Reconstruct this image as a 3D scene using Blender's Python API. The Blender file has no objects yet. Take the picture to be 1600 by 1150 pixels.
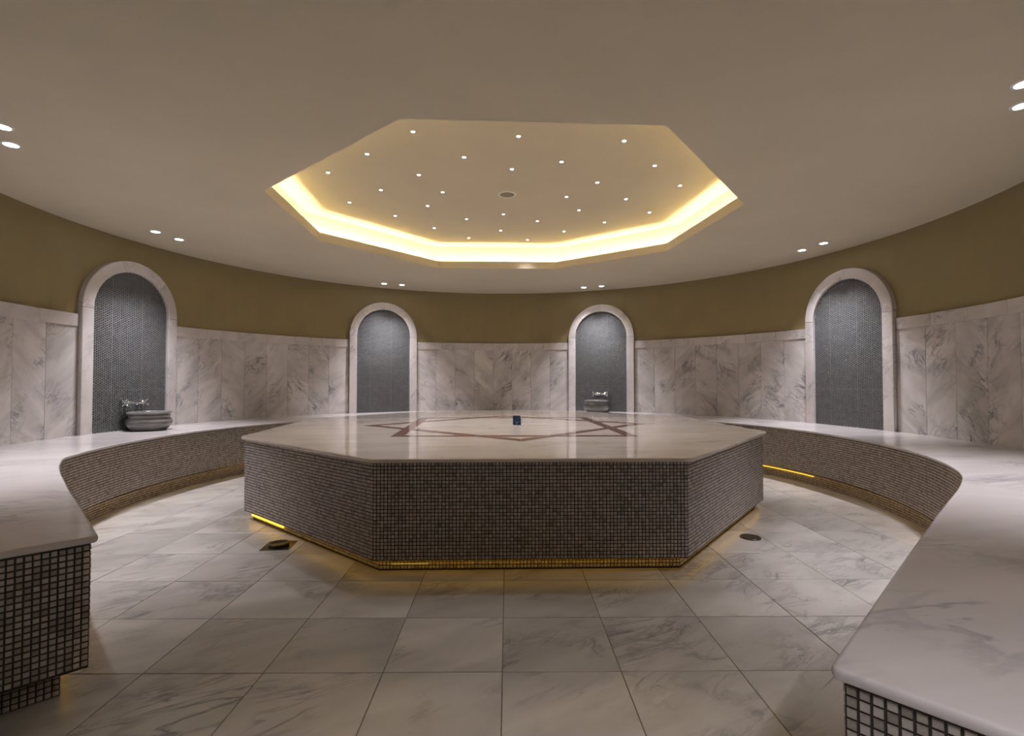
import bpy, bmesh, math, random
import numpy as np
from mathutils import Vector, Matrix
from mathutils.geometry import tessellate_polygon

random.seed(7)
rng = np.random.default_rng(7)
C = bpy.context.scene.collection
SC = bpy.context.scene

# ------------------------------------------------------------------ camera
cam_d = bpy.data.cameras.new('camera')
cam = bpy.data.objects.new('camera', cam_d)
C.objects.link(cam)
cam.location = (0, 0, 0.9806)
cam.rotation_euler = (math.pi / 2 + 0.0223, 0, 0)
cam_d.sensor_width = 36.0
cam_d.lens = 781.48 / 1600 * 36
cam_d.clip_start = 0.02
SC.camera = cam

# ------------------------------------------------------------------ world, exposure, light levels
w = bpy.data.worlds.new('world')
SC.world = w
w.use_nodes = True
w.node_tree.nodes['Background'].inputs[0].default_value = (0, 0, 0, 1)
w.node_tree.nodes['Background'].inputs[1].default_value = 0.0
SC.view_settings.view_transform = 'Standard'
SC.view_settings.look = 'None'
SC.view_settings.gamma = 1.0
SC.view_settings.use_curve_mapping = False
SC.view_settings.exposure = 0.0
SC.cycles.max_bounces = 10
SC.cycles.diffuse_bounces = 6

SPOT_W = 98.0                     # watts of one ceiling downlight
SPOT_COL = (0.96, 0.93, 1.0)
COVE_E = 112.0                     # cove light strip
COVE_COL = (1.0, 0.84, 0.47)
AMBER_E = 2.3                     # amber strips under benches and platform
AMBER_COL = (1.0, 0.52, 0.03)
STAR_E = 60.0
STAR_W = 10.5                      # watts of one star light
ENTRY_W = 80.0                    # watts of a downlight over the entrance
PI = math.pi

# ------------------------------------------------------------------ main measures
CX, CY, R = -0.085, 4.120, 3.5964     # round room
Z_BENCH, Z_DADO, Z_CEIL, Z_LIP, Z_UP = 0.507, 1.5314, 2.3026, 2.3846, 2.6006
Z_PLAT = 0.582
PITCH = 0.0181                        # mosaic pitch
NICHES = [170.6, 119.8, 66.8, 14.2]
OCT = [(-1.74, 3.481), (-1.84, 4.746), (-0.878, 5.923), (0.529, 5.965),
       (1.597, 5.138), (1.757, 3.755), (0.805, 2.58), (-0.572, 2.512)]


# ------------------------------------------------------------------ materials
def new_mat(name):
    m = bpy.data.materials.new(name)
    m.use_nodes = True
    nt = m.node_tree
    b = nt.nodes['Principled BSDF']
    return m, nt, b


def nd(nt, t, **kw):
    n = nt.nodes.new(t)
    for k, v in kw.items():
        setattr(n, k, v)
    return n


def plain(name, col, rough=0.5, metal=0.0, noise=0.0, scale=30.0, bump=0.0):
    m, nt, b = new_mat(name)
    b.inputs['Roughness'].default_value = rough
    b.inputs['Metallic'].default_value = metal
    b.inputs['Base Color'].default_value = (*col, 1)
    if noise or bump:
        tc = nd(nt, 'ShaderNodeTexCoord')
        n = nd(nt, 'ShaderNodeTexNoise')
        n.inputs['Scale'].default_value = scale
        n.inputs['Detail'].default_value = 6
        nt.links.new(tc.outputs['Object'], n.inputs['Vector'])
        if noise:
            r = nd(nt, 'ShaderNodeValToRGB')
            e = r.color_ramp.elements
            e[0].position, e[1].position = 0.3, 0.7
            e[0].color = (*[c * (1 - noise) for c in col], 1)
            e[1].color = (*[min(1, c * (1 + noise)) for c in col], 1)
            nt.links.new(n.outputs['Fac'], r.inputs['Fac'])
            nt.links.new(r.outputs['Color'], b.inputs['Base Color'])
        if bump:
            bp = nd(nt, 'ShaderNodeBump')
            bp.inputs['Strength'].default_value = bump
            bp.inputs['Distance'].default_value = 0.002
            nt.links.new(n.outputs['Fac'], bp.inputs['Height'])
            nt.links.new(bp.outputs['Normal'], b.inputs['Normal'])
    return m


def emit(name, col, strength):
    m = bpy.data.materials.new(name)
    m.use_nodes = True
    nt = m.node_tree
    nt.nodes.remove(nt.nodes['Principled BSDF'])
    e = nd(nt, 'ShaderNodeEmission')
    e.inputs[0].default_value = (*col, 1)
    e.inputs[1].default_value = strength
    nt.links.new(e.outputs[0], nt.nodes['Material Output'].inputs[0])
    return m


def marble(name, base, vein, rough, rot=(0.3, 0.5, 0.6), scale=1.6, tone=0.12, cloud=0.12, vein_amt=0.8, stretch=(1.0, 0.38, 0.6)):
    """white stone with drifting grey veins; each object gets its own cut of the stone"""
    m, nt, b = new_mat(name)
    L = nt.links.new
    b.inputs['Roughness'].default_value = rough
    tc = nd(nt, 'ShaderNodeTexCoord')
    oi = nd(nt, 'ShaderNodeObjectInfo')
    mul = nd(nt, 'ShaderNodeMath', operation='MULTIPLY')
    mul.inputs[1].default_value = 97.3
    L(oi.outputs['Random'], mul.inputs[0])
    cmb = nd(nt, 'ShaderNodeCombineXYZ')
    for i in range(3):
        L(mul.outputs[0], cmb.inputs[i])
    add = nd(nt, 'ShaderNodeVectorMath', operation='ADD')
    L(tc.outputs['Object'], add.inputs[0])
    L(cmb.outputs[0], add.inputs[1])
    mp = nd(nt, 'ShaderNodeMapping')
    mp.vector_type = 'TEXTURE'          # turn first, then stretch along the turned axes
    mp.inputs['Rotation'].default_value = rot
    mp.inputs['Scale'].default_value = [1 / q for q in stretch]
    L(add.outputs[0], mp.inputs['Vector'])
    # thin ridged veins: |noise - 0.5| near zero
    def ridge(sc, wdt, det, dist):
        n = nd(nt, 'ShaderNodeTexNoise')
        n.inputs['Scale'].default_value = sc
        n.inputs['Detail'].default_value = det
        n.inputs['Roughness'].default_value = 0.58
        n.inputs['Distortion'].default_value = dist
        L(mp.outputs[0], n.inputs['Vector'])
        s = nd(nt, 'ShaderNodeMath', operation='SUBTRACT')
        s.inputs[1].default_value = 0.5
        L(n.outputs['Fac'], s.inputs[0])
        a = nd(nt, 'ShaderNodeMath', operation='ABSOLUTE')
        L(s.outputs[0], a.inputs[0])
        r = nd(nt, 'ShaderNodeMapRange')
        r.interpolation_type = 'SMOOTHSTEP'
        r.inputs['From Min'].default_value = 0.0
        r.inputs['From Max'].default_value = wdt
        r.inputs['To Min'].default_value = 1.0
        r.inputs['To Max'].default_value = 0.0
        L(a.outputs[0], r.inputs['Value'])
        return r.outputs[0]
    v1 = ridge(scale * 1.1, 0.028, 7, 1.1)
    v2 = ridge(scale * 2.4, 0.06, 9, 0.7)
    msk = nd(nt, 'ShaderNodeTexNoise')
    msk.inputs['Scale'].default_value = scale * 1.5
    msk.inputs['Detail'].default_value = 4
    L(add.outputs[0], msk.inputs['Vector'])
    mr = nd(nt, 'ShaderNodeMapRange')
    mr.inputs['From Min'].default_value = 0.47
    mr.inputs['From Max'].default_value = 0.68
    L(msk.outputs['Fac'], mr.inputs['Value'])
    m1 = nd(nt, 'ShaderNodeMath', operation='MULTIPLY')
    L(v1, m1.inputs[0]); L(mr.outputs[0], m1.inputs[1])
    m2 = nd(nt, 'ShaderNodeMath', operation='MULTIPLY')
    L(v2, m2.inputs[0]); L(mr.outputs[0], m2.inputs[1])
    m2b = nd(nt, 'ShaderNodeMath', operation='MULTIPLY')
    m2b.inputs[1].default_value = 0.55
    L(m2.outputs[0], m2b.inputs[0])
    mx = nd(nt, 'ShaderNodeMath', operation='MAXIMUM')
    L(m1.outputs[0], mx.inputs[0]); L(m2b.outputs[0], mx.inputs[1])
    va = nd(nt, 'ShaderNodeMath', operation='MULTIPLY')
    va.inputs[1].default_value = vein_amt
    L(mx.outputs[0], va.inputs[0])
    # cloudy tone
    cl = nd(nt, 'ShaderNodeTexNoise')
    cl.inputs['Scale'].default_value = scale * 1.3
    cl.inputs['Detail'].default_value = 5
    cl.inputs['Distortion'].default_value = 0.6
    L(mp.outputs[0], cl.inputs['Vector'])
    cr = nd(nt, 'ShaderNodeMapRange')
    cr.inputs['From Min'].default_value = 0.3
    cr.inputs['From Max'].default_value = 0.7
    cr.inputs['To Min'].default_value = 1 - cloud
    cr.inputs['To Max'].default_value = 1 + cloud * 0.5
    L(cl.outputs['Fac'], cr.inputs['Value'])
    tr = nd(nt, 'ShaderNodeMapRange')
    tr.inputs['To Min'].default_value = 1 - tone
    tr.inputs['To Max'].default_value = 1 + tone * 0.6
    L(oi.outputs['Random'], tr.inputs['Value'])
    tm = nd(nt, 'ShaderNodeMath', operation='MULTIPLY')
    L(cr.outputs[0], tm.inputs[0]); L(tr.outputs[0], tm.inputs[1])
    mixc = nd(nt, 'ShaderNodeMix', data_type='RGBA')
    mixc.inputs[6].default_value = (*base, 1)
    mixc.inputs[7].default_value = (*vein, 1)
    L(va.outputs[0], mixc.inputs[0])
    sc = nd(nt, 'ShaderNodeVectorMath', operation='SCALE')
    L(mixc.outputs[2], sc.inputs[0]); L(tm.outputs[0], sc.inputs['Scale'])
    L(sc.outputs[0], b.inputs['Base Color'])
    return m


def toned(name, dark, light, rough, from_object=False, grain=200.0):
    """small tiles: tone from the per-tile attribute (joined tiles) or per object"""
    m, nt, b = new_mat(name)
    L = nt.links.new
    b.inputs['Roughness'].default_value = rough
    if from_object:
        src = nd(nt, 'ShaderNodeObjectInfo').outputs['Random']
    else:
        a = nd(nt, 'ShaderNodeAttribute')
        a.attribute_name = 'tone'
        src = a.outputs['Fac']
    tc = nd(nt, 'ShaderNodeTexCoord')
    n = nd(nt, 'ShaderNodeTexNoise')
    n.inputs['Scale'].default_value = grain
    n.inputs['Detail'].default_value = 3
    L(tc.outputs['Object'], n.inputs['Vector'])
    mm = nd(nt, 'ShaderNodeMath', operation='MULTIPLY_ADD')
    mm.inputs[1].default_value = 0.5
    L(n.outputs['Fac'], mm.inputs[0])
    ad = nd(nt, 'ShaderNodeMath', operation='MULTIPLY')
    ad.inputs[1].default_value = 0.75
    L(src, ad.inputs[0])
    L(ad.outputs[0], mm.inputs[2])
    r = nd(nt, 'ShaderNodeValToRGB')
    e = r.color_ramp.elements
    e[0].position, e[1].position = 0.25, 0.85
    e[0].color, e[1].color = (*dark, 1), (*light, 1)
    L(mm.outputs[0], r.inputs['Fac'])
    L(r.outputs['Color'], b.inputs['Base Color'])
    return m


M_FLOOR = marble('floor_marble', (0.53, 0.505, 0.475), (0.13, 0.125, 0.13), 0.28, rot=(0, 0, 0.55), scale=2.6, tone=0.14, cloud=0.22, vein_amt=0.78, stretch=(0.55, 1.5, 1.0))
PANEL_ARGS = dict(scale=2.6, tone=0.09, cloud=0.28, vein_amt=1.0, stretch=(0.75, 0.9, 1.9))
M_PANEL = marble('wall_marble', (0.60, 0.57, 0.555), (0.14, 0.14, 0.16), 0.22, rot=(0.0, -0.75, 0.2), **PANEL_ARGS)
M_PANEL_B = marble('wall_marble_turned', (0.60, 0.57, 0.555), (0.14, 0.14, 0.16), 0.22, rot=(0.0, 0.7, -0.2), **PANEL_ARGS)
M_RAIL = marble('rail_marble', (0.60, 0.56, 0.545), (0.28, 0.27, 0.28), 0.2, rot=(0.0, 0.6, 0.2), scale=3.2, tone=0.10)
M_SLAB = marble('bench_marble', (0.62, 0.58, 0.57), (0.26, 0.25, 0.27), 0.16, rot=(0, 0, 0.2), scale=1.6, tone=0.0, vein_amt=0.65, stretch=(0.5, 1.6, 1.0))
M_PLAT = marble('platform_marble', (0.70, 0.63, 0.56), (0.36, 0.30, 0.25), 0.07, rot=(0, 0, 0.12), scale=1.7, tone=0.0, vein_amt=0.6, stretch=(0.35, 1.9, 1.0))
M_BROWN = marble('brown_marble', (0.19, 0.072, 0.040), (0.30, 0.15, 0.10), 0.08, scale=5.0, tone=0.1)
M_BASIN = marble('basin_marble', (0.21, 0.205, 0.20), (0.05, 0.05, 0.055), 0.2, rot=(0, 0.05, 0), scale=3.6, tone=0.05, cloud=0.35, stretch=(0.5, 0.5, 5.0))
M_TILE = toned('mosaic_stone', (0.27, 0.23, 0.20), (0.56, 0.50, 0.45), 0.42)
M_TILE1 = toned('mosaic_stone_single', (0.22, 0.19, 0.165), (0.42, 0.375, 0.34), 0.42, from_object=True)
M_GROUT = plain('mosaic_grout', (0.034, 0.026, 0.020), 0.85)
M_SEAM = plain('mosaic_seam_grout', (0.22, 0.19, 0.155), 0.8)
M_FGROUT = plain('floor_grout', (0.20, 0.16, 0.11), 0.8, noise=0.3)
M_PENNY = toned('penny_glaze', (0.012, 0.012, 0.013), (0.05, 0.05, 0.052), 0.25)
M_PGROUT = plain('penny_grout', (0.15, 0.152, 0.155), 0.65, noise=0.15, scale=14)
M_PAINT = plain('olive_paint', (0.268, 0.214, 0.103), 0.6, noise=0.05, scale=3)
M_CEIL = plain('ceiling_plaster', (0.595, 0.538, 0.415), 0.85, noise=0.03, scale=2)
M_WHITE = plain('white_enamel', (0.8, 0.8, 0.8), 0.35)
M_CHROME = plain('chrome', (0.78, 0.78, 0.80), 0.10, metal=1.0)
M_BRASS = plain('dark_bronze', (0.10, 0.085, 0.06), 0.28, metal=0.85)
M_DARK = plain('dark_metal', (0.045, 0.045, 0.04), 0.4, metal=0.6)
M_BLACK = plain('black_hollow', (0.01, 0.01, 0.01), 0.5)
M_GRILLE = plain('speaker_grille', (0.20, 0.18, 0.13), 0.6)
M_NAVY = plain('navy_card', (0.005, 0.017, 0.060), 0.6)
M_PALE = plain('pale_card_edge', (0.62, 0.62, 0.66), 0.5)
M_EMBLEM = plain('pale_blue_print', (0.22, 0.34, 0.48), 0.5)
E_SPOT = emit('downlight_lens', (0.96, 0.95, 1.0), 30.0)
E_STAR = emit('star_lens', (0.93, 0.88, 1.0), STAR_E)
E_COVE = emit('cove_led', COVE_COL, COVE_E)
E_AMBER = emit('amber_led', AMBER_COL, AMBER_E)
E_AMBER3 = emit('amber_led_dim', (1.0, 0.60, 0.10), 0.3)
E_AMBER2 = emit('amber_led_bright', (1.0, 0.55, 0.06), 2.0)


# ------------------------------------------------------------------ mesh helpers
def obj(name, verts, faces, mat, parent=None, loc=None, rotz=0.0, smooth=False):
    me = bpy.data.meshes.new(name)
    me.from_pydata([tuple(v) for v in verts], [], [tuple(f) for f in faces])
    me.update()
    if mat:
        me.materials.append(mat)
    if smooth:
        me.polygons.foreach_set('use_smooth', [True] * len(me.polygons))
    o = bpy.data.objects.new(name, me)
    C.objects.link(o)
    if parent:
        o.parent = parent
    if loc is not None:
        o.location = loc
    o.rotation_euler[2] = rotz
    return o


def bm_obj(name, bm, mat, parent=None, loc=None, rotz=0.0, smooth=False):
    bmesh.ops.recalc_face_normals(bm, faces=bm.faces)
    me = bpy.data.meshes.new(name)
    bm.to_mesh(me)
    bm.free()
    if mat:
        me.materials.append(mat)
    if smooth:
        me.polygons.foreach_set('use_smooth', [True] * len(me.polygons))
    o = bpy.data.objects.new(name, me)
    C.objects.link(o)
    if parent:
        o.parent = parent
    if loc is not None:
        o.location = loc
    o.rotation_euler[2] = rotz
    return o


def mesh_obj(name, me, parent=None, loc=None, rot=None):
    o = bpy.data.objects.new(name, me)
    C.objects.link(o)
    if parent:
        o.parent = parent
    if loc is not None:
        o.location = loc
    if rot is not None:
        o.rotation_euler = rot
    return o


def thing(name, label, cat, loc=(0, 0, 0), rotz=0.0, group=None):
    o = bpy.data.objects.new(name, None)
    o.empty_display_size = 0.1
    C.objects.link(o)
    o.location = loc
    o.rotation_euler[2] = rotz
    o['label'] = label
    o['category'] = cat
    if group:
        o['group'] = group
    return o


def structure(o):
    o['kind'] = 'structure'
    return o


def bevel(bm, width, seg=1):
    bmesh.ops.bevel(bm, geom=list(bm.edges), offset=width, segments=seg, profile=0.5, affect='EDGES')


def box_bm(x0, x1, y0, y1, z0, z1, bev=0.0, seg=1):
    bm = bmesh.new()
    vs = [bm.verts.new(p) for p in ((x0, y0, z0), (x1, y0, z0), (x1, y1, z0), (x0, y1, z0),
                                    (x0, y0, z1), (x1, y0, z1), (x1, y1, z1), (x0, y1, z1))]
    for f in ((3, 2, 1, 0), (4, 5, 6, 7), (0, 1, 5, 4), (1, 2, 6, 5), (2, 3, 7, 6), (3, 0, 4, 7)):
        bm.faces.new([vs[i] for i in f])
    if bev:
        bevel(bm, bev, seg)
    return bm


def bm_mesh(name, bm, mat, smooth=False):
    bmesh.ops.recalc_face_normals(bm, faces=bm.faces)
    me = bpy.data.meshes.new(name)
    bm.to_mesh(me)
    bm.free()
    me.materials.append(mat)
    if smooth:
        me.polygons.foreach_set('use_smooth', [True] * len(me.polygons))
    return me


def prism_bm(poly, z0, z1, bev=0.0):
    """extruded plan polygon"""
    bm = bmesh.new()
    a = [bm.verts.new((x, y, z0)) for x, y in poly]
    b = [bm.verts.new((x, y, z1)) for x, y in poly]
    n = len(poly)
    for i in range(n):
        j = (i + 1) % n
        bm.faces.new((a[i], a[j], b[j], b[i]))
    bm.faces.new(b)
    bm.faces.new(a[::-1])
    bmesh.ops.recalc_face_normals(bm, faces=bm.faces)
    if bev:
        bevel(bm, bev)
    return bm


def lathe(profile, n=40, close=False):
    """profile of (r, z) turned about z"""
    vs, fs = [], []
    for r, z in profile:
        for k in range(n):
            a = 2 * PI * k / n
            vs.append((r * math.cos(a), r * math.sin(a), z))
    m = len(profile)
    for i in range(m - 1):
        for k in range(n):
            k2 = (k + 1) % n
            fs.append((i * n + k, i * n + k2, (i + 1) * n + k2, (i + 1) * n + k))
    if profile[0][0] > 1e-6 and close:
        fs.append(tuple(range(n))[::-1])
        fs.append(tuple((m - 1) * n + k for k in range(n)))
    return vs, fs


def tube_bm(bm, pts, rad, n=10, cap=True):
    pts = [Vector(p) for p in pts]
    rings = []
    up = Vector((0, 0, 1))
    for i, p in enumerate(pts):
        t = (pts[min(i + 1, len(pts) - 1)] - pts[max(i - 1, 0)]).normalized()
        u = t.cross(up)
        if u.length < 1e-3:
            u = t.cross(Vector((1, 0, 0)))
        u.normalize()
        v = t.cross(u).normalized()
        r = rad[i] if isinstance(rad, (list, tuple)) else rad
        rings.append([bm.verts.new(p + u * (r * math.cos(2 * PI * k / n)) + v * (r * math.sin(2 * PI * k / n))) for k in range(n)])
    for i in range(len(rings) - 1):
        for k in range(n):
            bm.faces.new((rings[i][k], rings[i][(k + 1) % n], rings[i + 1][(k + 1) % n], rings[i + 1][k]))
    if cap:
        bm.faces.new(rings[0][::-1])
        bm.faces.new(rings[-1])


def unit(v):
    l = math.hypot(*v)
    return (v[0] / l, v[1] / l)


def offset_path(P, d, closed=False):
    """mitred offset; positive d goes to the left of the travel direction"""
    n = len(P)
    out = []
    for i in range(n):
        if closed:
            a, b, c = P[(i - 1) % n], P[i], P[(i + 1) % n]
        else:
            a, b, c = P[max(i - 1, 0)], P[i], P[min(i + 1, n - 1)]
        e1 = unit((b[0] - a[0], b[1] - a[1])) if a != b else None
        e2 = unit((c[0] - b[0], c[1] - b[1])) if c != b else None
        e1, e2 = e1 or e2, e2 or e1
        n1, n2 = (-e1[1], e1[0]), (-e2[1], e2[0])
        k = 1 + n1[0] * n2[0] + n1[1] * n2[1]
        out.append((b[0] + d * (n1[0] + n2[0]) / k, b[1] + d * (n1[1] + n2[1]) / k))
    return out


def resample(P, step=None, count=None):
    """points along a polyline at equal distances"""
    P = np.array(P, float)
    seg = np.linalg.norm(np.diff(P, axis=0), axis=1)
    s = np.concatenate([[0], np.cumsum(seg)])
    if count is None:
        count = max(2, int(round(s[-1] / step)) + 1)
    t = np.linspace(0, s[-1], count)
    return [(float(np.interp(q, s, P[:, 0])), float(np.interp(q, s, P[:, 1]))) for q in t], s[-1]


def strip(P, z0, z1, flip=False):
    n = len(P)
    v = [(x, y, z0) for x, y in P] + [(x, y, z1) for x, y in P]
    f = [(i, i + 1, n + i + 1, n + i) for i in range(n - 1)]
    return v, ([q[::-1] for q in f] if flip else f)


# ------------------------------------------------------------------ mosaic of small square tiles
def tile_frames(P, z0, z1, sheets=16, skew=0):
    """centres, tangents and row heights of the tiles on the face above polyline P (room on the right of travel)"""
    out = []
    nrow = max(1, int((z1 - z0) / PITCH))
    A = np.array(P, float)
    seg = np.linalg.norm(np.diff(A, axis=0), axis=1)
    s = np.concatenate([[0], np.cumsum(seg)])
    ncol = max(1, int(round(s[-1] / PITCH)))
    pit = s[-1] / ncol
    lead = 0.0
    ztop = z1 - (z1 - z0 - nrow * PITCH) / 2
    for c in range(ncol):
        q = lead + (c + 0.5) * pit
        k = min(int(np.searchsorted(s, q)) - 1, len(seg) - 1)
        t = (A[k + 1] - A[k]) / seg[k]
        p = A[k] + t * (q - s[k])
        for r in range(nrow):
            z = ztop - (r + 0.5) * PITCH
            sm_c = (c % sheets) in (0,) and sheets > 0
            out.append((p[0], p[1], z, t[0], t[1], c, r, sm_c))
    return out


def mosaic_mesh(name, frames, mat, parent, size=0.0147, h=0.0026, inset=0.0013):
    """many tiles joined into one part; each keeps its own bevelled sides"""
    F = np.array([f[:5] for f in frames])
    n = len(F)
    jit = rng.normal(0, 0.00022, (n, 2))
    T = np.stack([F[:, 3], F[:, 4], np.zeros(n)], 1)
    N = np.stack([F[:, 4], -F[:, 3], np.zeros(n)], 1)
    Z = np.array([0, 0, 1.0])
    P = F[:, :3] + T * jit[:, :1] + Z * jit[:, 1:]
    hs = size / 2
    V = np.zeros((n, 8, 3))
    hh = h + rng.normal(0, 0.0002, n)
    for k, (a, b) in enumerate(((-1, -1), (1, -1), (1, 1), (-1, 1))):
        V[:, k] = P + T * (a * hs) + Z * (b * hs) - N * 0.0005
        V[:, 4 + k] = P + T * (a * (hs - inset)) + Z * (b * (hs - inset)) + N * hh[:, None]
    fq = np.array([(0, 1, 5, 4), (1, 2, 6, 5), (2, 3, 7, 6), (3, 0, 4, 7), (4, 5, 6, 7)])
    Fc = (fq[None] + 8 * np.arange(n)[:, None, None]).reshape(-1, 4)
    me = bpy.data.meshes.new(name)
    nf = len(Fc)
    me.vertices.add(n * 8)
    me.vertices.foreach_set('co', V.reshape(-1))
    me.loops.add(nf * 4)
    me.loops.foreach_set('vertex_index', Fc.reshape(-1).astype(np.int32))
    me.polygons.add(nf)
    me.polygons.foreach_set('loop_start', np.arange(0, nf * 4, 4, dtype=np.int32))
    me.polygons.foreach_set('loop_total', np.full(nf, 4, dtype=np.int32))
    me.update(calc_edges=True)
    tone = np.repeat(np.clip(rng.normal(0.55, 0.2, n), 0, 1), 8)
    at = me.attributes.new('tone', 'FLOAT', 'POINT')
    at.data.foreach_set('value', tone)
    me.materials.append(mat)
    o = bpy.data.objects.new(name, me)
    C.objects.link(o)
    o.parent = parent
    o['kind'] = 'stuff'
    return o


# ================================================================== THE SETTING
# floor: grout bed and single marble tiles
FX, FY, FROT = 0.3993, 0.3819, 0.0088
floor = structure(bm_obj('floor', box_bm(-4.2, 4.2, -2.6, 8.2, -0.15, -0.002), M_FGROUT))
floor_me = bm_mesh('floor_tile', box_bm(-FX / 2 + 0.0017, FX / 2 - 0.0017, -FY / 2 + 0.0017, FY / 2 - 0.0017, -0.02, 0.0, 0.0009), M_FLOOR)
PLAT = [(-1.895, 3.487), (-0.711, 2.500), (0.914, 2.541), (1.941, 3.810)]       # measured slab corners: left, front left, front right, right
# the remaining corners mirror these through the platform's centre
pcx, pcy, prad = -0.0416, 4.449, 2.0984
a0 = math.radians(22.5)
for k in range(4):
    an = math.radians(22.5 + 45 * k) + 0.0806
    PLAT.append((pcx + prad * math.cos(an), pcy + prad * math.sin(an)))
# PLAT order: left-front, front-left, front-right, right-front, right-back, back-right, back-left, left-back (counter-clockwise)
cr, sr = math.cos(FROT), math.sin(FROT)
for i in range(-9, 10):
    for j in range(-8, 16):
        u, v = (i + 0.5) * FX, (j + 0.5) * FY
        x, y = -0.0324 + u * cr - v * sr, 1.6985 + u * sr + v * cr
        d = math.hypot(x - CX, y - CY)
        inside = d < 3.25
        if math.hypot(x - pcx, y - pcy) < 1.55:
            continue
        if not inside and not (-1.9 < x < 1.95 and -1.2 < y < 2.0):
            continue
        if y < -1.2:
            continue
        mesh_obj('floor_tile', floor_me, floor, (x, y, random.uniform(-0.0006, 0.0004)), (0, 0, FROT))


def arc(a0, a1, r=R, n=60, c=(CX, CY)):
    return [(c[0] + r * math.cos(math.radians(a0 + (a1 - a0) * i / n)), c[1] + r * math.sin(math.radians(a0 + (a1 - a0) * i / n))) for i in range(n + 1)]


def wall_from(name, P, z0, z1, mat, th=0.14):
    """thick wall; the room is on the right of travel"""
    Q = offset_path(P, th)
    n = len(P)
    v = [(x, y, z0) for x, y in P] + [(x, y, z1) for x, y in P] + [(x, y, z0) for x, y in Q] + [(x, y, z1) for x, y in Q]
    f = []
    for i in range(n - 1):
        f += [(i, i + 1, n + i + 1, n + i), (2 * n + i + 1, 2 * n + i, 3 * n + i, 3 * n + i + 1),
              (n + i, n + i + 1, 3 * n + i + 1, 3 * n + i), (i + 1, i, 2 * n + i, 2 * n + i + 1)]
    f += [(0, n, 3 * n, 2 * n), (n - 1, 3 * n - 1, 4 * n - 1, 2 * n - 1)]
    o = obj(name, v, f, mat)
    return structure(o)


S = 1.08
END_L_OUT = (-1.774 * S, 0.804 * S)
END_R_OUT = (1.028 * S, 0.208 * S)
WALL_TOP = Z_CEIL + 0.02
wall_back = wall_from('wall_back', arc(225, -45, n=120), 0, WALL_TOP, M_PAINT)
aL, aR = arc(225, -45, n=2)[0], arc(225, -45, n=2)[2]
wall_left = wall_from('wall_left', [(END_L_OUT[0], -2.4), END_L_OUT, aL], 0, WALL_TOP, M_PAINT)
wall_right = wall_from('wall_right', [aR, END_R_OUT, (1.95, 0.2), (1.95, -2.4)], 0, WALL_TOP, M_PAINT)
wall_front = wall_from('wall_front', [(1.95, -2.4), (END_L_OUT[0], -2.4)], 0, WALL_TOP, M_PAINT)

# ceiling with an eight-sided opening
def hits(poly, c, ang):
    d = (math.cos(ang), math.sin(ang))
    best = None
    for i in range(len(poly)):
        a, b = poly[i], poly[(i + 1) % len(poly)]
        ex, ey = b[0] - a[0], b[1] - a[1]
        den = d[0] * ey - d[1] * ex
        if abs(den) < 1e-12:
            continue
        t = ((a[0] - c[0]) * ey - (a[1] - c[1]) * ex) / den
        s = ((a[0] - c[0]) * d[1] - (a[1] - c[1]) * d[0]) / den
        if t > 0 and -1e-6 <= s <= 1 + 1e-6 and (best is None or t < best):
            best = t
    return (c[0] + d[0] * best, c[1] + d[1] * best)


oc = (sum(p[0] for p in OCT) / 8, sum(p[1] for p in OCT) / 8)
OCT_CCW = OCT[::-1]                      # counter-clockwise for outward = right
RECT = [(-4.2, -2.6), (4.2, -2.6), (4.2, 8.2), (-4.2, 8.2)]
angs = sorted(math.atan2(p[1] - oc[1], p[0] - oc[0]) for p in OCT + RECT)
inn = [hits(OCT, oc, a) for a in angs]
out = [hits(RECT, oc, a) for a in angs]
n = len(angs)
TH = 0.018
v = [(x, y, Z_CEIL) for x, y in inn] + [(x, y, Z_CEIL) for x, y in out] + [(x, y, Z_CEIL + TH) for x, y in inn] + [(x, y, Z_CEIL + TH) for x, y in out]
f = []
for i in range(n):
    j = (i + 1) % n
    f += [(i, n + i, n + j, j), (2 * n + i, 2 * n + j, 3 * n + j, 3 * n + i), (i, j, 2 * n + j, 2 * n + i), (n + i, 3 * n + i, 3 * n + j, n + j)]
ceiling = structure(obj('ceiling', v, f, M_CEIL))


def ring_prism(polyA, polyB, z0, z1):
    n = len(polyA)
    v = [(x, y, z) for poly, z in ((polyA, z0), (polyB, z0), (polyA, z1), (polyB, z1)) for x, y in poly]
    f = []
    for i in range(n):
        j = (i + 1) % n
        f += [(i, n + i, n + j, j), (2 * n + i, 2 * n + j, 3 * n + j, 3 * n + i), (i, j, 2 * n + j, 2 * n + i), (n + i, 3 * n + i, 3 * n + j, n + j)]
    return v, f


def oct_off(d):
    """opening outline moved outwards by d"""
    P = OCT                                 # clockwise seen from above: left of travel is outward
    return offset_path(P, d, closed=True)


obj('cove_lip', *ring_prism(oct_off(0.0), oct_off(0.012), Z_CEIL + TH, Z_LIP), M_CEIL, ceiling)
REC = 0.155
obj('cove_riser', *ring_prism(oct_off(REC), oct_off(REC + 0.015), Z_CEIL + TH, Z_UP), M_CEIL, ceiling)
upP = oct_off(REC + 0.015)
bm = prism_bm(upP[::-1], Z_UP, Z_UP + 0.02)
bm_obj('recessed_ceiling', bm, M_CEIL, ceiling)
# light strips lying in the cove trough, one along each side
ledA, ledB = oct_off(0.015), oct_off(0.029)
for i in range(8):
    j = (i + 1) % 8
    q = [ledA[i], ledA[j], ledB[j], ledB[i]]
    bm_obj('cove_led_strip', prism_bm(q[::-1], Z_CEIL + TH + 0.002, Z_CEIL + TH + 0.016), E_COVE, ceiling)

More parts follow.
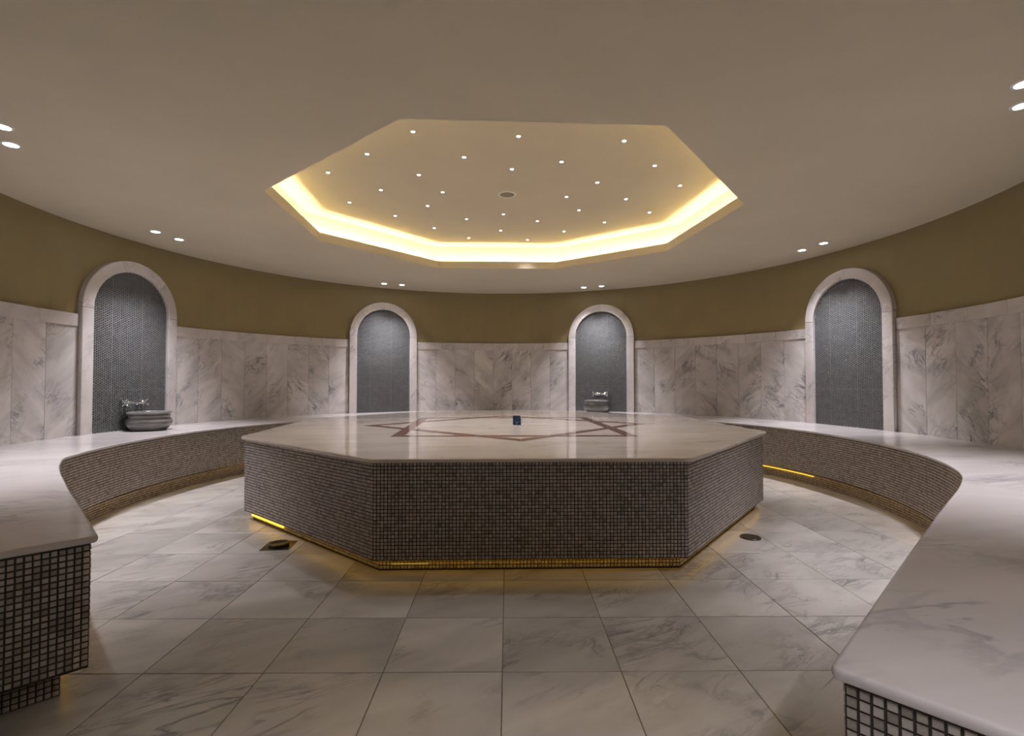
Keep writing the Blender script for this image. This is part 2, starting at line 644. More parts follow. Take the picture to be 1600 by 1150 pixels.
# ------------------------------------------------------------------ marble dado: panels and cap rail, piece by piece
HALF_N = math.degrees(0.486 / R) + 0.12
def place_radial(me, name, deg, inset, z, parent):
    a = math.radians(deg)
    r = R - inset
    return mesh_obj(name, me, parent, (CX + r * math.cos(a), CY + r * math.sin(a), z), (0, 0, a - PI / 2))


def panel_mesh(wd, z0, z1, th, bev, mat, name):
    # local: x along the wall, y towards the wall (away from the room)
    return bm_mesh(name, box_bm(-wd / 2, wd / 2, 0, th, z0, z1, bev), mat)


edges = [178.3 + 46.7, 170.6 + HALF_N, 170.6 - HALF_N, 119.8 + HALF_N, 119.8 - HALF_N, 66.8 + HALF_N, 66.8 - HALF_N, 14.2 + HALF_N, 14.2 - HALF_N, -45]
bays = [(edges[0], edges[1], 10), (edges[2], edges[3], 8), (edges[4], edges[5], 8), (edges[6], edges[7], 8), (edges[8], edges[9], 11)]
RAIL_H = 0.104
for hi, lo, cnt in bays:
    st = (hi - lo) / cnt
    wd = 2 * (R - 0.014) * math.sin(math.radians(st / 2))
    me = panel_mesh(wd - 0.0022, Z_BENCH - 0.012, Z_DADO - RAIL_H + 0.004, 0.03, 0.0011, M_PANEL, 'marble_panel')
    me_b = panel_mesh(wd - 0.0022, Z_BENCH - 0.012, Z_DADO - RAIL_H + 0.004, 0.03, 0.0011, M_PANEL_B, 'marble_panel')
    for k in range(cnt):
        place_radial(me if random.random() < 0.5 else me_b, 'marble_panel', hi - (k + 0.5) * st, 0.016, 0, wall_back)
    rc = cnt - 2
    st = (hi - lo) / rc
    wd = 2 * (R - 0.032) * math.sin(math.radians(st / 2))
    me = panel_mesh(wd - 0.0012, Z_DADO - RAIL_H, Z_DADO, 0.045, 0.0016, M_RAIL, 'cap_rail')
    for k in range(rc):
        place_radial(me, 'cap_rail', hi - (k + 0.5) * st, 0.028, 0, wall_back)
# straight runs beside the entrance
for A, B, wl in ((END_L_OUT, aL, wall_left), (aR, END_R_OUT, wall_right)):
    L = math.hypot(B[0] - A[0], B[1] - A[1])
    an = math.atan2(B[1] - A[1], B[0] - A[0])
    cnt = 4
    me = panel_mesh(L / cnt - 0.002, Z_BENCH - 0.012, Z_DADO - RAIL_H + 0.004, 0.03, 0.0011, M_PANEL, 'marble_panel')
    me2 = panel_mesh(L / cnt - 0.0012, Z_DADO - RAIL_H, Z_DADO, 0.045, 0.0016, M_RAIL, 'cap_rail')
    for k in range(cnt):
        t = (k + 0.5) / cnt
        px, py = A[0] + (B[0] - A[0]) * t, A[1] + (B[1] - A[1]) * t
        nx, ny = math.sin(an), -math.cos(an)            # into the room
        mesh_obj('marble_panel', me, wl, (px + nx * 0.016, py + ny * 0.016, 0), (0, 0, an))
        mesh_obj('cap_rail', me2, wl, (px + nx * 0.034, py + ny * 0.034, 0), (0, 0, an))

# ================================================================== ARCHED NICHES
HO, HI, SPR = 0.486, 0.383, 1.596
FRONT, PANEL_Y, BACK = -0.085, -0.058, 0.0
N_LABEL = ['tall arched niche of dark penny tile, leftmost, behind the nearer stone basin',
           'arched niche with no basin, second from the left, behind the left of the platform',
           'arched niche on the far wall with a basin, third from the left',
           'tall arched niche of dark penny tile without a basin, rightmost on the curved wall']


def arch_piece_bm(a0, a1, n=10):
    bm = bmesh.new()
    rows = []
    for i in range(n + 1):
        a = math.radians(a0 + (a1 - a0) * i / n)
        c, s = math.cos(a), math.sin(a)
        rows.append([bm.verts.new((r * c, y, SPR + r * s)) for r, y in ((HI, FRONT + 0.004), (HI + 0.004, FRONT), (HO - 0.004, FRONT), (HO, FRONT + 0.004), (HO, BACK), (HI, BACK))])
    m = 6
    for i in range(n):
        for k in range(m):
            bm.faces.new((rows[i][k], rows[i][(k + 1) % m], rows[i + 1][(k + 1) % m], rows[i + 1][k]))
    bm.faces.new(rows[0][::-1])
    bm.faces.new(rows[-1])
    return bm


arch_mes = [bm_mesh('arch_stone', arch_piece_bm(a + 0.12, a + 44.88), M_RAIL) for a in (0, 45, 90, 135)]
jamb_me = bm_mesh('jamb_stone', box_bm(-0.0515, 0.0515, FRONT, BACK, Z_BENCH - 0.01, SPR - 0.0012, 0.0035), M_RAIL)
# grout panel outline
npt = 28
outl = [(-HI - 0.004, Z_BENCH - 0.004), (HI + 0.004, Z_BENCH - 0.004)] + [((HI + 0.004) * math.cos(PI * k / npt), SPR + (HI + 0.004) * math.sin(PI * k / npt)) for k in range(npt + 1)]


def panel_back_mesh():
    bm = bmesh.new()
    a = [bm.verts.new((x, PANEL_Y, z)) for x, z in outl]
    b = [bm.verts.new((x, BACK, z)) for x, z in outl]
    m = len(outl)
    bm.faces.new(a)
    bm.faces.new(b[::-1])
    for i in range(m):
        j = (i + 1) % m
        bm.faces.new((a[i], b[i], b[j], a[j]))
    return bm_mesh('grout_panel', bm, M_PGROUT)


panel_me = panel_back_mesh()
PP = 0.0212


def penny_mesh():
    cs = []
    colw = PP * 0.866
    nc = int((2 * HI) / colw)
    shw = 16                                   # columns in one sheet
    x = -HI + 0.010
    c = 0
    while x < HI - 0.006:
        zz = Z_BENCH + 0.010 + (PP / 2 if c % 2 else 0.0)
        r_ = 0
        while zz < SPR + HI:
            z = zz + (0.0045 if zz > 0.885 else 0.0)
            ok = abs(x) < HI - 0.006 if z < SPR else math.hypot(x, z - SPR) < HI - 0.007
            if ok:
                cs.append((x + rng.normal(0, 0.0003), z + rng.normal(0, 0.0003)))
            zz += PP
        x += colw + (0.0042 if c % shw == shw - 1 - 6 else (0.0012 if c % 4 == 1 else 0.0))
        c += 1
    cs = np.array(cs)
    n = len(cs)
    K = 8
    ang = np.arange(K) * 2 * PI / K
    r0, r1 = 0.0079, 0.0066
    V = np.zeros((n, 2 * K, 3))
    V[:, :K, 0] = cs[:, :1] + r0 * np.cos(ang); V[:, :K, 2] = cs[:, 1:] + r0 * np.sin(ang); V[:, :K, 1] = PANEL_Y + 0.0004
    V[:, K:, 0] = cs[:, :1] + r1 * np.cos(ang); V[:, K:, 2] = cs[:, 1:] + r1 * np.sin(ang); V[:, K:, 1] = PANEL_Y - 0.0022
    me = bpy.data.meshes.new('penny_mosaic')
    faces = []
    for k in range(K):
        faces.append((k, (k + 1) % K, K + (k + 1) % K, K + k))
    quads = (np.array(faces)[None] + 2 * K * np.arange(n)[:, None, None]).reshape(-1, 4)
    tops = (np.arange(K, 2 * K)[None] + 2 * K * np.arange(n)[:, None])
    loops = np.concatenate([quads.reshape(-1), tops.reshape(-1)]).astype(np.int32)
    nq, nt_ = len(quads), len(tops)
    me.vertices.add(n * 2 * K)
    me.vertices.foreach_set('co', V.reshape(-1))
    me.loops.add(len(loops))
    me.loops.foreach_set('vertex_index', loops)
    me.polygons.add(nq + nt_)
    me.polygons.foreach_set('loop_start', np.concatenate([np.arange(nq) * 4, nq * 4 + np.arange(nt_) * K]).astype(np.int32))
    me.polygons.foreach_set('loop_total', np.concatenate([np.full(nq, 4), np.full(nt_, K)]).astype(np.int32))
    me.update(calc_edges=True)
    at = me.attributes.new('tone', 'FLOAT', 'POINT')
    at.data.foreach_set('value', np.repeat(np.clip(rng.normal(0.5, 0.22, n), 0, 1), 2 * K))
    me.materials.append(M_PENNY)
    return me


penny_me = penny_mesh()
for deg, lab in zip(NICHES, N_LABEL):
    a = math.radians(deg)
    t = thing('arched_niche', lab, 'niche', (CX + R * math.cos(a), CY + R * math.sin(a), 0), a - PI / 2, 'arched niches round the curved wall')
    mesh_obj('grout_panel', panel_me, t)
    p = mesh_obj('penny_mosaic', penny_me, t)
    p['kind'] = 'stuff'
    for me in arch_mes:
        mesh_obj('arch_stone', me, t)
    for s in (-1, 1):
        mesh_obj('jamb_stone', jamb_me, t, (s * (HO + HI) / 2, 0, 0))

# ================================================================== CURVED BENCH
INNER = [(-1.16, 1.415), (-1.45, 1.70), (-1.78, 2.02), (-2.10, 2.34), (-2.28, 2.53), (-2.43, 2.71)]
INNER = [(x * S, y * S) for x, y in INNER]
INNER += arc(202, -28, r=2.63 * S, n=110)
INNER += [(x * S, y * S) for x, y in [(2.13, 2.395), (2.03, 2.265), (1.90, 2.128), (1.77, 2.0), (1.39, 1.645), (0.94, 1.215), (0.485, 0.775)]]


def fillet(prev, p, nxt, r, n=5):
    a = unit((prev[0] - p[0], prev[1] - p[1]))
    b = unit((nxt[0] - p[0], nxt[1] - p[1]))
    p0 = (p[0] + a[0] * r, p[1] + a[1] * r)
    p1 = (p[0] + b[0] * r, p[1] + b[1] * r)
    res = []
    for i in range(n + 1):
        t = i / n
        res.append(tuple((1 - t) ** 2 * p0[k] + 2 * t * (1 - t) * p[k] + t * t * p1[k] for k in (0, 1)))
    return res


mid, _ = resample(INNER, step=0.06)
mid[0], mid[-1] = INNER[0], INNER[-1]
PATH = [END_L_OUT] + fillet(END_L_OUT, mid[0], mid[1], 0.016) + mid[1:-1] + fillet(mid[-2], mid[-1], END_R_OUT, 0.016) + [END_R_OUT]
OUTER = [END_L_OUT] + arc(225, -45, r=R - 0.004, n=140) + [END_R_OUT]
bench = thing('wall_bench', 'long curved marble-topped bench faced with small stone mosaic running round the wall', 'bench', (0, 0, 0))


def cap_mesh(edge, outer, z):
    bm = bmesh.new()
    pts = list(edge) + list(outer[::-1][1:-1])
    vs = [bm.verts.new((x, y, z)) for x, y in pts]
    for tri in tessellate_polygon([[Vector((x, y, 0)) for x, y in pts]]):
        try:
            bm.faces.new([vs[i] for i in tri])
        except ValueError:
            pass
    return bm


# slab: bull-nosed edge swept along the path, top closed to the wall
TS = 0.022
prof = [(0.008, 0.0), (0.0035, -0.001), (0.0010, -0.0040), (0.0, -0.009), (0.0008, -0.015), (0.004, -0.020), (0.008, -TS), (0.05, -TS)]
rows = [offset_path(PATH, d) for d, _ in prof]
bm = cap_mesh(rows[0], OUTER, Z_BENCH)
bm.verts.ensure_lookup_table()
npth = len(PATH)
vr = [[bm.verts[i] for i in range(npth)]]
for (d, dz), rw in list(zip(prof, rows))[1:]:
    vr.append([bm.verts.new((x, y, Z_BENCH + dz)) for x, y in rw])
for k in range(len(vr) - 1):
    for i in range(npth - 1):
        bm.faces.new((vr[k][i], vr[k][i + 1], vr[k + 1][i + 1], vr[k + 1][i]))
slab = bm_obj('seat_slab', bm, M_SLAB, bench)
for p in slab.data.polygons:
    p.use_smooth = abs(p.normal.z) < 0.98

# body (grout-coloured face) and recessed toe wall
FACE = offset_path([END_L_OUT] + mid + [END_R_OUT], 0.018)
TOE = offset_path([END_L_OUT] + mid + [END_R_OUT], 0.074)
h7 = math.sqrt(0.5) * 0.064                      # the ends step back further
TOE = [(x - h7, y + h7) for x, y in TOE[:2]] + [p for p in TOE[2:-2] if math.hypot(p[0] - TOE[1][0], p[1] - TOE[1][1]) > 0.12 and math.hypot(p[0] - TOE[-2][0], p[1] - TOE[-2][1]) > 0.12] + [(x + h7, y + h7) for x, y in TOE[-2:]]
ZB0, ZB1 = 0.112, Z_BENCH - TS
nF, nT = len(FACE), len(TOE)
bm = bmesh.new()
for P, za, zb in ((FACE, ZB1, ZB0), (TOE, ZB0, 0.0)):
    ra = [bm.verts.new((x, y, za)) for x, y in P]
    rb = [bm.verts.new((x, y, zb)) for x, y in P]
    for i in range(len(P) - 1):
        bm.faces.new((ra[i], rb[i], rb[i + 1], ra[i + 1]))
so = FACE + TOE[::-1]
sv = [bm.verts.new((x, y, ZB0)) for x, y in so]
for tri in tessellate_polygon([[Vector((x, y, 0)) for x, y in so]]):
    bm.faces.new([sv[i] for i in tri])
bm_obj('bench_body', bm, M_GROUT, bench)

# mosaic: the near tiles at both ends one by one, the rest joined
endL, faceC, endR = [FACE[0], FACE[1]], FACE[1:-1], [FACE[-2], FACE[-1]]
fL, fC, fR = tile_frames(endL, ZB0, ZB1), tile_frames(faceC, ZB0, ZB1), tile_frames(endR, ZB0, ZB1)
ncL = max(q[5] for q in fL)
nr = max(q[6] for q in fL) + 1
single, rest = [], list(fC)
for q in fL:
    (single if (q[5] > ncL - 12 and len(single) < 210 and q[6] < nr) else rest).append(q)
for q in fR:
    (single if (q[5] < 14 and q[6] < 7 and len(single) < 300) else rest).append(q)
hs, ins = 0.0147 / 2, 0.0013
tv = [(-hs, 0.0005, -hs), (hs, 0.0005, -hs), (hs, 0.0005, hs), (-hs, 0.0005, hs)]
tv += [(-hs + ins, -0.0028, -hs + ins), (hs - ins, -0.0028, -hs + ins), (hs - ins, -0.0028, hs - ins), (-hs + ins, -0.0028, hs - ins)]
tme = bpy.data.meshes.new('mosaic_tile')
tme.from_pydata(tv, [], [(0, 1, 5, 4), (1, 2, 6, 5), (2, 3, 7, 6), (3, 0, 4, 7), (4, 5, 6, 7)])
tme.materials.append(M_TILE1)
for q in single:
    mesh_obj('mosaic_tile', tme, bench, (q[0], q[1], q[2]), (0, 0, math.atan2(q[4], q[3])))
mosaic_mesh('mosaic', rest, M_TILE, bench)
toeT = TOE[1:-1]
mosaic_mesh('toe_mosaic', tile_frames(TOE[0:2], 0.0, ZB0 - 0.002) + tile_frames(toeT, 0.0, ZB0 - 0.002) + tile_frames(TOE[-2:], 0.0, ZB0 - 0.002), M_TILE, bench)
# lighter joints between the mosaic sheets
A = np.array(faceC)
sg = np.concatenate([[0], np.cumsum(np.linalg.norm(np.diff(A, axis=0), axis=1))])
v, f = [], []
q = 0.14
while q < sg[-1]:
    k = min(int(np.searchsorted(sg, q)) - 1, len(A) - 2)
    t = (A[k + 1] - A[k]) / (sg[k + 1] - sg[k])
    nn = np.array([t[1], -t[0]])
    p = A[k] + t * (q - sg[k])
    b0 = len(v)
    for s_, z in ((-1, ZB0), (1, ZB0), (1, ZB1), (-1, ZB1)):
        c = p + t * s_ * 0.0026 + nn * 0.0024
        v.append((c[0], c[1], z))
    f.append((b0, b0 + 1, b0 + 2, b0 + 3))
    q += PITCH * 16
sm = obj('sheet_joints', v, f, M_SEAM, bench)
sm['kind'] = 'stuff'
# amber strips tucked under the bench face
LEDP = offset_path(INNER, 0.046)
lp, ln = resample(LEDP, step=0.05)


def led_run(i0, i1, z0, z1, mat, name='amber_led_strip', parent=bench, pts=None):
    P = (pts or lp)[i0:i1]
    Q = offset_path(P, -0.008)
    n = len(P)
    v = [(x, y, z0) for x, y in Q] + [(x, y, z1) for x, y in Q] + [(x, y, z1) for x, y in P] + [(x, y, z0) for x, y in P]
    f = []
    for k in range(4):
        for i in range(n - 1):
            f.append((k * n + i, k * n + i + 1, ((k + 1) % 4) * n + i + 1, ((k + 1) % 4) * n + i))
    f += [(0, n, 2 * n, 3 * n), (n - 1, 4 * n - 1, 3 * n - 1, 2 * n - 1)]
    return obj(name, v, f, mat, parent)


NP = len(lp)
cut = 8
for k in range(cut):
    led_run(5 + int(k * (NP - 10) / cut), 6 + int((k + 1) * (NP - 10) / cut), ZB0 - 0.0045, ZB0 - 0.0005, E_AMBER)

# ================================================================== OCTAGONAL PLATFORM
plat = thing('heated_platform', 'large octagonal marble platform faced with small stone mosaic in the room centre', 'platform', (0, 0, 0))
PCW = PLAT[::-1]                                 # clockwise: outside on the left
# rounded corners of the slab
def round_poly(P, r):
    res = []
    m = len(P)
    for i in range(m):
        res += fillet(P[i - 1], P[i], P[(i + 1) % m], r)
    return res


SL = round_poly(PLAT, 0.05)                       # counter-clockwise: inside on the left
TP = 0.020
prof = [(0.006, 0.0), (0.0025, -0.001), (0.0005, -0.004), (0.0, -0.010), (0.0008, -0.0165), (0.004, -TP), (0.06, -TP)]
bm = bmesh.new()
vr = []
for d, dz in prof:
    vr.append([bm.verts.new((x, y, Z_PLAT + dz)) for x, y in offset_path(SL, d, closed=True)])
m = len(SL)
for k in range(len(vr) - 1):
    for i in range(m):
        j = (i + 1) % m
        bm.faces.new((vr[k][i], vr[k][j], vr[k + 1][j], vr[k + 1][i]))
bm.faces.new(vr[0])
bm.faces.new(vr[-1][::-1])
o = bm_obj('top_slab', bm, M_PLAT, plat)
for p in o.data.polygons:
    p.use_smooth = abs(p.normal.z) < 0.98
BODY = offset_path(PLAT, 0.032, closed=True)
TOEP = offset_path(PLAT, 0.085, closed=True)
ZP0, ZP1 = 0.068, Z_PLAT - TP
v = [(x, y, z) for poly, z in ((BODY, ZP1), (BODY, ZP0), (TOEP, ZP0), (TOEP, 0.0)) for x, y in poly]
f = []
for k in range(3):
    for i in range(8):
        j = (i + 1) % 8
        f.append((k * 8 + i, (k + 1) * 8 + i, (k + 1) * 8 + j, k * 8 + j))
obj('platform_body', v, f, M_GROUT, plat)
fr, ft = [], []
for i in range(8):
    j = (i + 1) % 8
    # travel so that the outside is on the right: counter-clockwise
    fr += tile_frames([BODY[i], BODY[j]], ZP0, ZP1)
    ft += tile_frames([TOEP[i], TOEP[j]], 0.0, ZP0 - 0.001)
mosaic_mesh('mosaic', fr, M_TILE, plat)
mosaic_mesh('toe_mosaic', ft, M_TILE, plat)
LP = offset_path(PLAT, 0.064, closed=True)
for i in range(8):
    j = (i + 1) % 8
    pts, _ = resample([LP[i], LP[j]], count=12)
    led_run(0, 12, ZP0 - 0.0075, ZP0 - 0.0005, E_AMBER, parent=plat, pts=pts)
# sagging bright length of strip under the left face
pts, _ = resample([LP[0], LP[1]], count=40)
led_run(1, 14, 0.034, 0.044, E_AMBER2, parent=plat, pts=[(x, y) for x, y in offset_path(pts, 0.004)])
pts, _ = resample([LP[1], LP[2]], count=60)
led_run(3, 11, 0.047, 0.050, E_AMBER3, parent=plat, pts=[(x, y) for x, y in offset_path(pts, -0.018)])
lpb, _ = resample(offset_path(INNER, 0.055), step=0.05)
bi = [k for k, p in enumerate(lpb) if p[0] > 0 and 4.55 < p[1] < 5.7]
led_run(bi[0], bi[-1], 0.084, 0.090, E_AMBER2, pts=lpb)

# inlaid eight-pointed star of brown marble: two overlapping square outlines
STW = 0.085
def star_strip(p, q, lift):
    d = unit((q[0] - p[0], q[1] - p[1]))
    nn = (d[1], -d[0])                           # towards the outside for counter-clockwise order
    w2 = STW
    a = [(p[0], p[1]), (q[0], q[1]), (q[0] - d[0] * w2 - nn[0] * w2, q[1] - d[1] * w2 - nn[1] * w2), (p[0] + d[0] * w2 - nn[0] * w2, p[1] + d[1] * w2 - nn[1] * w2)]
    bm_obj('inlay_strip', prism_bm(a, Z_PLAT - 0.004, Z_PLAT + lift), M_BROWN, plat)


STAR_A = [(-0.842, 3.467), (0.881, 3.487), (0.775, 5.235), (-0.945, 5.205)]
STAR_B = [(-1.274, 4.303), (0.066, 3.218), (1.203, 4.487), (-0.105, 5.495)]
for k, cr_ in enumerate((STAR_A, STAR_B)):
    for i in range(4):
        star_strip(cr_[i], cr_[(i + 1) % 4], 0.0006 + 0.0002 * k)

# ================================================================== BASINS AND TAPS
def basin(deg, shift, label, group, first):
    a = math.radians(deg)
    r = R - 0.262
    t = thing('wash_basin', label, 'basin', (CX + r * math.cos(a) + shift[0], CY + r * math.sin(a) + shift[1], Z_BENCH), a - PI / 2, group)
    body = [(0.0, 0.0), (0.130, 0.0), (0.136, 0.006), (0.158, 0.026), (0.176, 0.052), (0.181, 0.076), (0.177, 0.096), (0.166, 0.112),
            (0.160, 0.120), (0.160, 0.128), (0.164, 0.132), (0.164, 0.140), (0.158, 0.146), (0.158, 0.150), (0.150, 0.150),
            (0.146, 0.13), (0.14, 0.08), (0.11, 0.05), (0.0, 0.042)]
    v, f = lathe(body, 56)
    obj('bowl', v, f, M_BASIN, t, smooth=True)
    rim = [(0.146, 0.1505), (0.160, 0.1505), (0.170, 0.153), (0.1755, 0.158), (0.1765, 0.166), (0.172, 0.1715), (0.158, 0.173), (0.148, 0.171), (0.143, 0.163), (0.146, 0.1505)]
    v, f = lathe(rim, 56)
    obj('rim', v, f, M_BASIN, t, smooth=True)
    v, f = lathe([(0.0, 0.0475), (0.018, 0.0475), (0.021, 0.045), (0.021, 0.043)], 20)
    obj('plug_hole', v, f, M_CHROME, t, smooth=True)
    return t


basin(170.6, (0.0, 0.0), 'round grey marble basin on the bench in front of the leftmost niche', 'grey marble basins on the bench', True)
basin(66.8, (-0.02, 0.0), 'round grey marble basin on the far bench, seen past the back edge of the platform', 'grey marble basins on the bench', False)


def tap(deg, label):
    a = math.radians(deg)
    r = R + PANEL_Y
    z = 0.762
    t = thing('wall_tap', label, 'tap', (CX + r * math.cos(a), CY + r * math.sin(a), z), a - PI / 2, 'chrome taps above the basins')
    # local: -y into the room
    bm = bmesh.new()
    tube_bm(bm, [(-0.085, -0.045, 0), (-0.06, -0.045, 0), (-0.03, -0.045, 0), (0.03, -0.045, 0), (0.06, -0.045, 0), (0.085, -0.045, 0)], [0.014, 0.017, 0.013, 0.013, 0.017, 0.014], 14)
    for s in (-1, 1):
        tube_bm(bm, [(s * 0.06, -0.045, 0), (s * 0.06, 0.0, 0)], 0.011, 12)
        tube_bm(bm, [(s * 0.06, -0.006, 0), (s * 0.06, 0.001, 0)], 0.026, 16)
    bm_obj('tap_body', bm, M_CHROME, t, smooth=True)
    bm = bmesh.new()
    tube_bm(bm, [(0, -0.045, 0), (0, -0.06, 0.012), (0, -0.085, 0.022), (0, -0.115, 0.018), (0, -0.135, 0.0), (0, -0.140, -0.018)], [0.012, 0.012, 0.011, 0.011, 0.011, 0.0115], 12)
    bm_obj('spout', bm, M_CHROME, t, smooth=True)
    for s in (-1, 1):
        bm = bmesh.new()
        tube_bm(bm, [(s * 0.085, -0.045, 0), (s * 0.098, -0.045, 0), (s * 0.110, -0.045, 0)], [0.011, 0.013, 0.010], 12)
        for an in (35, 125, 215, 305):
            ca, sa = math.cos(math.radians(an)), math.sin(math.radians(an))
            tube_bm(bm, [(s * 0.104, -0.045, 0), (s * 0.104, -0.045 + 0.028 * ca, 0.028 * sa), (s * 0.104, -0.045 + 0.046 * ca, 0.046 * sa)], [0.006, 0.006, 0.0105], 10)
        bm_obj('cross_handle', bm, M_CHROME, t, smooth=True)


tap(170.6, 'chrome two-handled wall tap above the basin in the leftmost niche')
tap(66.8, 'chrome two-handled wall tap above the basin on the far bench')

# ================================================================== FLOOR DRAINS
t = thing('floor_drain', 'square bronze floor drain with a raised round cap left of the platform', 'drain', (-1.372, 2.968, 0.0), 0.1, 'floor drains beside the platform')
bm_obj('frame', box_bm(-0.082, 0.082, -0.082, 0.082, -0.004, 0.0025, 0.001), M_BRASS, t)
v, f = lathe([(0.0, 0.0032), (0.048, 0.0032), (0.054, 0.003), (0.054, 0.0024)], 32)
obj('drain_opening', v, f, M_BLACK, t)
v, f = lathe([(0.050, 0.003), (0.056, 0.006), (0.058, 0.014), (0.055, 0.019), (0.047, 0.0195), (0.040, 0.015), (0.0, 0.013)], 36)
obj('round_cap', v, f, M_BRASS, t, smooth=True)
t = thing('floor_drain', 'flat round dark metal floor drain to the right of the platform', 'drain', (1.476, 3.119, 0.0), 0.0, 'floor drains beside the platform')
v, f = lathe([(0.046, 0.004), (0.052, 0.007), (0.060, 0.006), (0.062, 0.0), (0.062, -0.003)], 36)
obj('ring', v, f, M_BRASS, t, smooth=True)
v, f = lathe([(0.0, 0.0045), (0.046, 0.0045), (0.0465, 0.001)], 36)
obj('cover', v, f, M_DARK, t)

# ================================================================== SMALL NAVY BOX ON THE PLATFORM
t = thing('small_box', 'small navy blue box with a pale emblem standing on the platform', 'box', (0.042, 4.363, Z_PLAT), -0.02)
BW, BH, BD = 0.068, 0.081, 0.030
bm_obj('carton', box_bm(-BW / 2, BW / 2, 0.0, BD, 0.0008, BH, 0.0012), M_NAVY, t)
bm_obj('side_panel', box_bm(BW / 2, BW / 2 + 0.006, 0.001, BD, 0.0008, BH - 0.001, 0.0008), M_PALE, t)
bm = bmesh.new()
tube_bm(bm, [(0.017 * math.cos(math.radians(q)) + 0.001, -0.0006, 0.037 + 0.0165 * math.sin(math.radians(q))) for q in range(158, 383, 15)], [0.0012 + 0.0014 * math.sin(PI * k / 14) for k in range(15)], 8)
bm_obj('wreath_emblem', bm, M_EMBLEM, t)
bm_obj('emblem_bar', box_bm(-0.008, 0.008, -0.001, 0.001, 0.0115, 0.0145), M_EMBLEM, t)
bm = bmesh.new()
tube_bm(bm, [(-0.006, -0.0005, 0.046), (0.0, -0.0005, 0.052), (0.007, -0.0005, 0.045)], 0.0010, 6)
bm_obj('emblem_mark', bm, M_EMBLEM, t)

# ================================================================== CEILING LIGHTS
DOWN = [(-2.668, 2.591), (-2.825, 2.791), (-3.196, 4.456), (-3.148, 4.702), (-1.77, 6.887), (-1.543, 6.981),
        (1.033, 7.177), (1.273, 7.078), (3.031, 4.836), (2.974, 5.102), (2.292, 2.21), (2.466, 2.389)]
D_LAB = ['recessed ceiling downlight at the left frame edge, the upper of two near the camera',
         'recessed ceiling downlight at the left frame edge, the lower and fuller of two',
         'left one of the downlight pair above the leftmost niche',
         'right one of the downlight pair above the leftmost niche',
         'left one of the downlight pair above the second niche from the left',
         'right one of the downlight pair above the second niche from the left',
         'left one of the downlight pair above the far niche with the basin',
         'right one of the downlight pair above the far niche with the basin',
         'right one of the downlight pair left of the rightmost niche',
         'left one of the downlight pair left of the rightmost niche',
         'recessed ceiling downlight at the right frame edge, the upper of two near the camera',
         'recessed ceiling downlight at the right frame edge, the lower of two']
ring_v, ring_f = lathe([(0.033, 0.0005), (0.034, -0.0035), (0.044, -0.003), (0.047, 0.0), (0.047, 0.001)], 28)
ring_me = bpy.data.meshes.new('trim_ring')
ring_me.from_pydata(ring_v, [], ring_f)
ring_me.materials.append(M_WHITE)
lens_v, lens_f = lathe([(0.0, -0.0030), (0.020, -0.0026), (0.0335, -0.0008)], 24)
lens_me = bpy.data.meshes.new('lens')
lens_me.from_pydata(lens_v, [], lens_f)
lens_me.materials.append(E_SPOT)


def spot_data(power, ang=84, blend=0.9):
    l = bpy.data.lights.new('lamp', 'SPOT')
    l.energy = power
    l.color = SPOT_COL
    l.spot_size = math.radians(ang)
    l.spot_blend = blend
    l.shadow_soft_size = 0.03
    return l


spot_main = spot_data(SPOT_W)
for (x, y), lab in zip(DOWN, D_LAB):
    t = thing('ceiling_downlight', lab, 'ceiling light', (x, y, Z_CEIL), 0, 'downlights in the lower ceiling')
    mesh_obj('trim_ring', ring_me, t)
    mesh_obj('lens', lens_me, t)
    mesh_obj('lamp', spot_main, t, (0, 0, -0.012))
# entrance fittings behind the camera; the middle one is added to brighten the floor
for x, y, sd, pw in ((1.05, -0.15, 'right', 0.85), (0.1, -0.9, 'middle, added to brighten the floor', 2.9)):
    spot_entry = spot_data(ENTRY_W * pw, 110, 0.8)
    t = thing('ceiling_downlight', 'recessed ceiling downlight behind the camera over the entrance, %s' % sd, 'ceiling light', (x, y, Z_CEIL), 0, 'downlights over the entrance')
    mesh_obj('trim_ring', ring_me, t)
    mesh_obj('lens', lens_me, t)
    mesh_obj('lamp', spot_entry, t, (0, 0, -0.012))

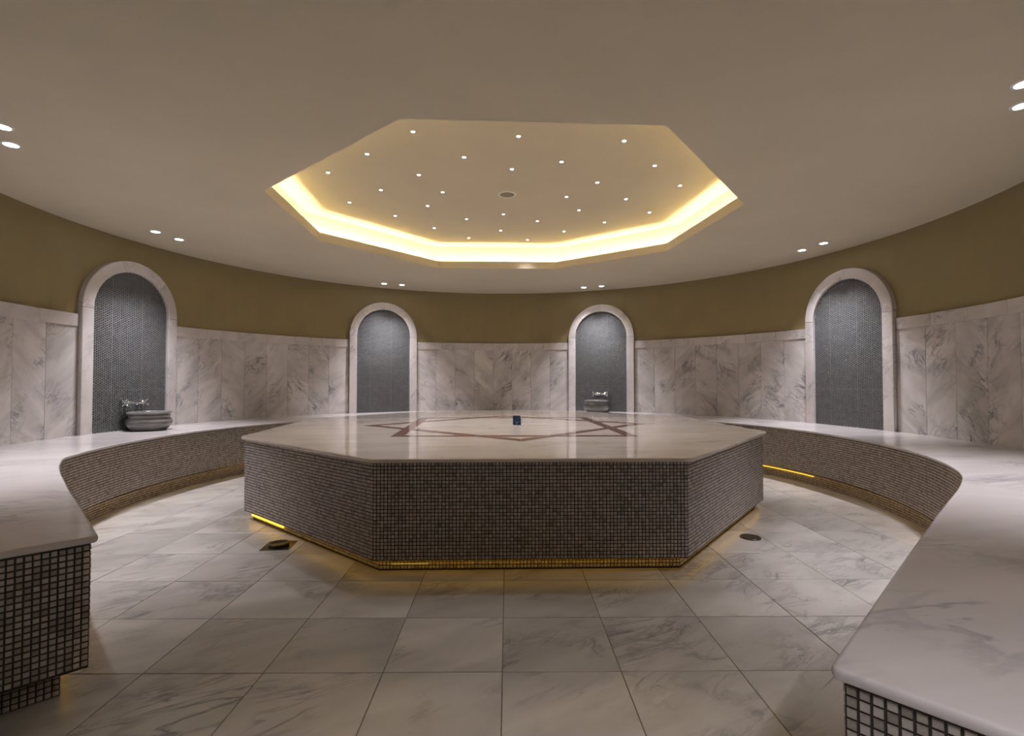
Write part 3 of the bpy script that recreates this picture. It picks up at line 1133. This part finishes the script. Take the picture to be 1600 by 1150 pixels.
STARS = [(-0.648, 3.238), (0.043, 3.301), (0.763, 3.367), (-1.043, 3.565), (-0.35, 3.615), (0.369, 3.694), (1.083, 3.76), (-1.442, 3.886),
         (-0.739, 3.933), (-0.001, 3.822), (0.703, 4.085), (1.406, 4.151), (-1.123, 4.248), (-0.601, 4.298), (0.484, 4.409), (1.025, 4.463),
         (-1.489, 4.55), (-0.789, 4.641), (-0.084, 4.88), (0.642, 4.762), (1.335, 4.825), (-1.159, 4.927), (-0.459, 5.023), (0.261, 5.093),
         (0.956, 5.134), (-0.834, 5.326), (-0.124, 5.416), (0.57, 5.451), (-0.496, 5.705), (0.18, 5.783)]
sr_v, sr_f = lathe([(0.0115, 0.0005), (0.0120, -0.0022), (0.0165, -0.0018), (0.018, 0.0005)], 18)
sr_me = bpy.data.meshes.new('trim_ring')
sr_me.from_pydata(sr_v, [], sr_f)
sr_me.materials.append(M_WHITE)
sl_v, sl_f = lathe([(0.0, -0.0022), (0.008, -0.0018), (0.0119, -0.0006)], 16)
sl_me = bpy.data.meshes.new('lens')
sl_me.from_pydata(sl_v, [], sl_f)
sl_me.materials.append(E_STAR)
ords = ['first', 'second', 'third', 'fourth', 'fifth', 'sixth', 'seventh', 'eighth']
by_depth = sorted(range(30), key=lambda i: STARS[i][1])
bands, at = [], 0
for cnt, nm in ((3, 'row nearest the camera'), (7, 'second row from the camera'), (4, 'third row from the camera'), (8, 'fourth row from the camera'), (6, 'fifth row from the camera'), (2, 'farthest row')):
    bands.append((sorted(by_depth[at:at + cnt], key=lambda i: STARS[i][0]), nm))
    at += cnt
star_spot = spot_data(STAR_W, 80, 0.6)
star_spot.shadow_soft_size = 0.01
star_lab = {}
for ids, nm in bands:
    for k, i in enumerate(ids):
        star_lab[i] = 'tiny ceiling star light, %s from left in the %s' % (ords[k], nm)
for i, (x, y) in enumerate(STARS):
    t = thing('star_light', star_lab[i], 'ceiling light', (x, y, Z_UP), 0, 'star lights in the ceiling recess')
    mesh_obj('trim_ring', sr_me, t)
    mesh_obj('lens', sl_me, t)
    mesh_obj('lamp', star_spot, t, (0, 0, -0.006))

t = thing('ceiling_speaker', 'round grey speaker grille in the middle of the ceiling recess', 'speaker', (-0.0425, 4.356, Z_UP))
v, f = lathe([(0.064, -0.002), (0.066, -0.005), (0.076, -0.004), (0.080, 0.0), (0.080, 0.001)], 40)
obj('ring', v, f, M_WHITE, t, smooth=True)
v, f = lathe([(0.0, -0.0035), (0.04, -0.0033), (0.065, -0.002)], 40)
obj('grille', v, f, M_GRILLE, t, smooth=True)
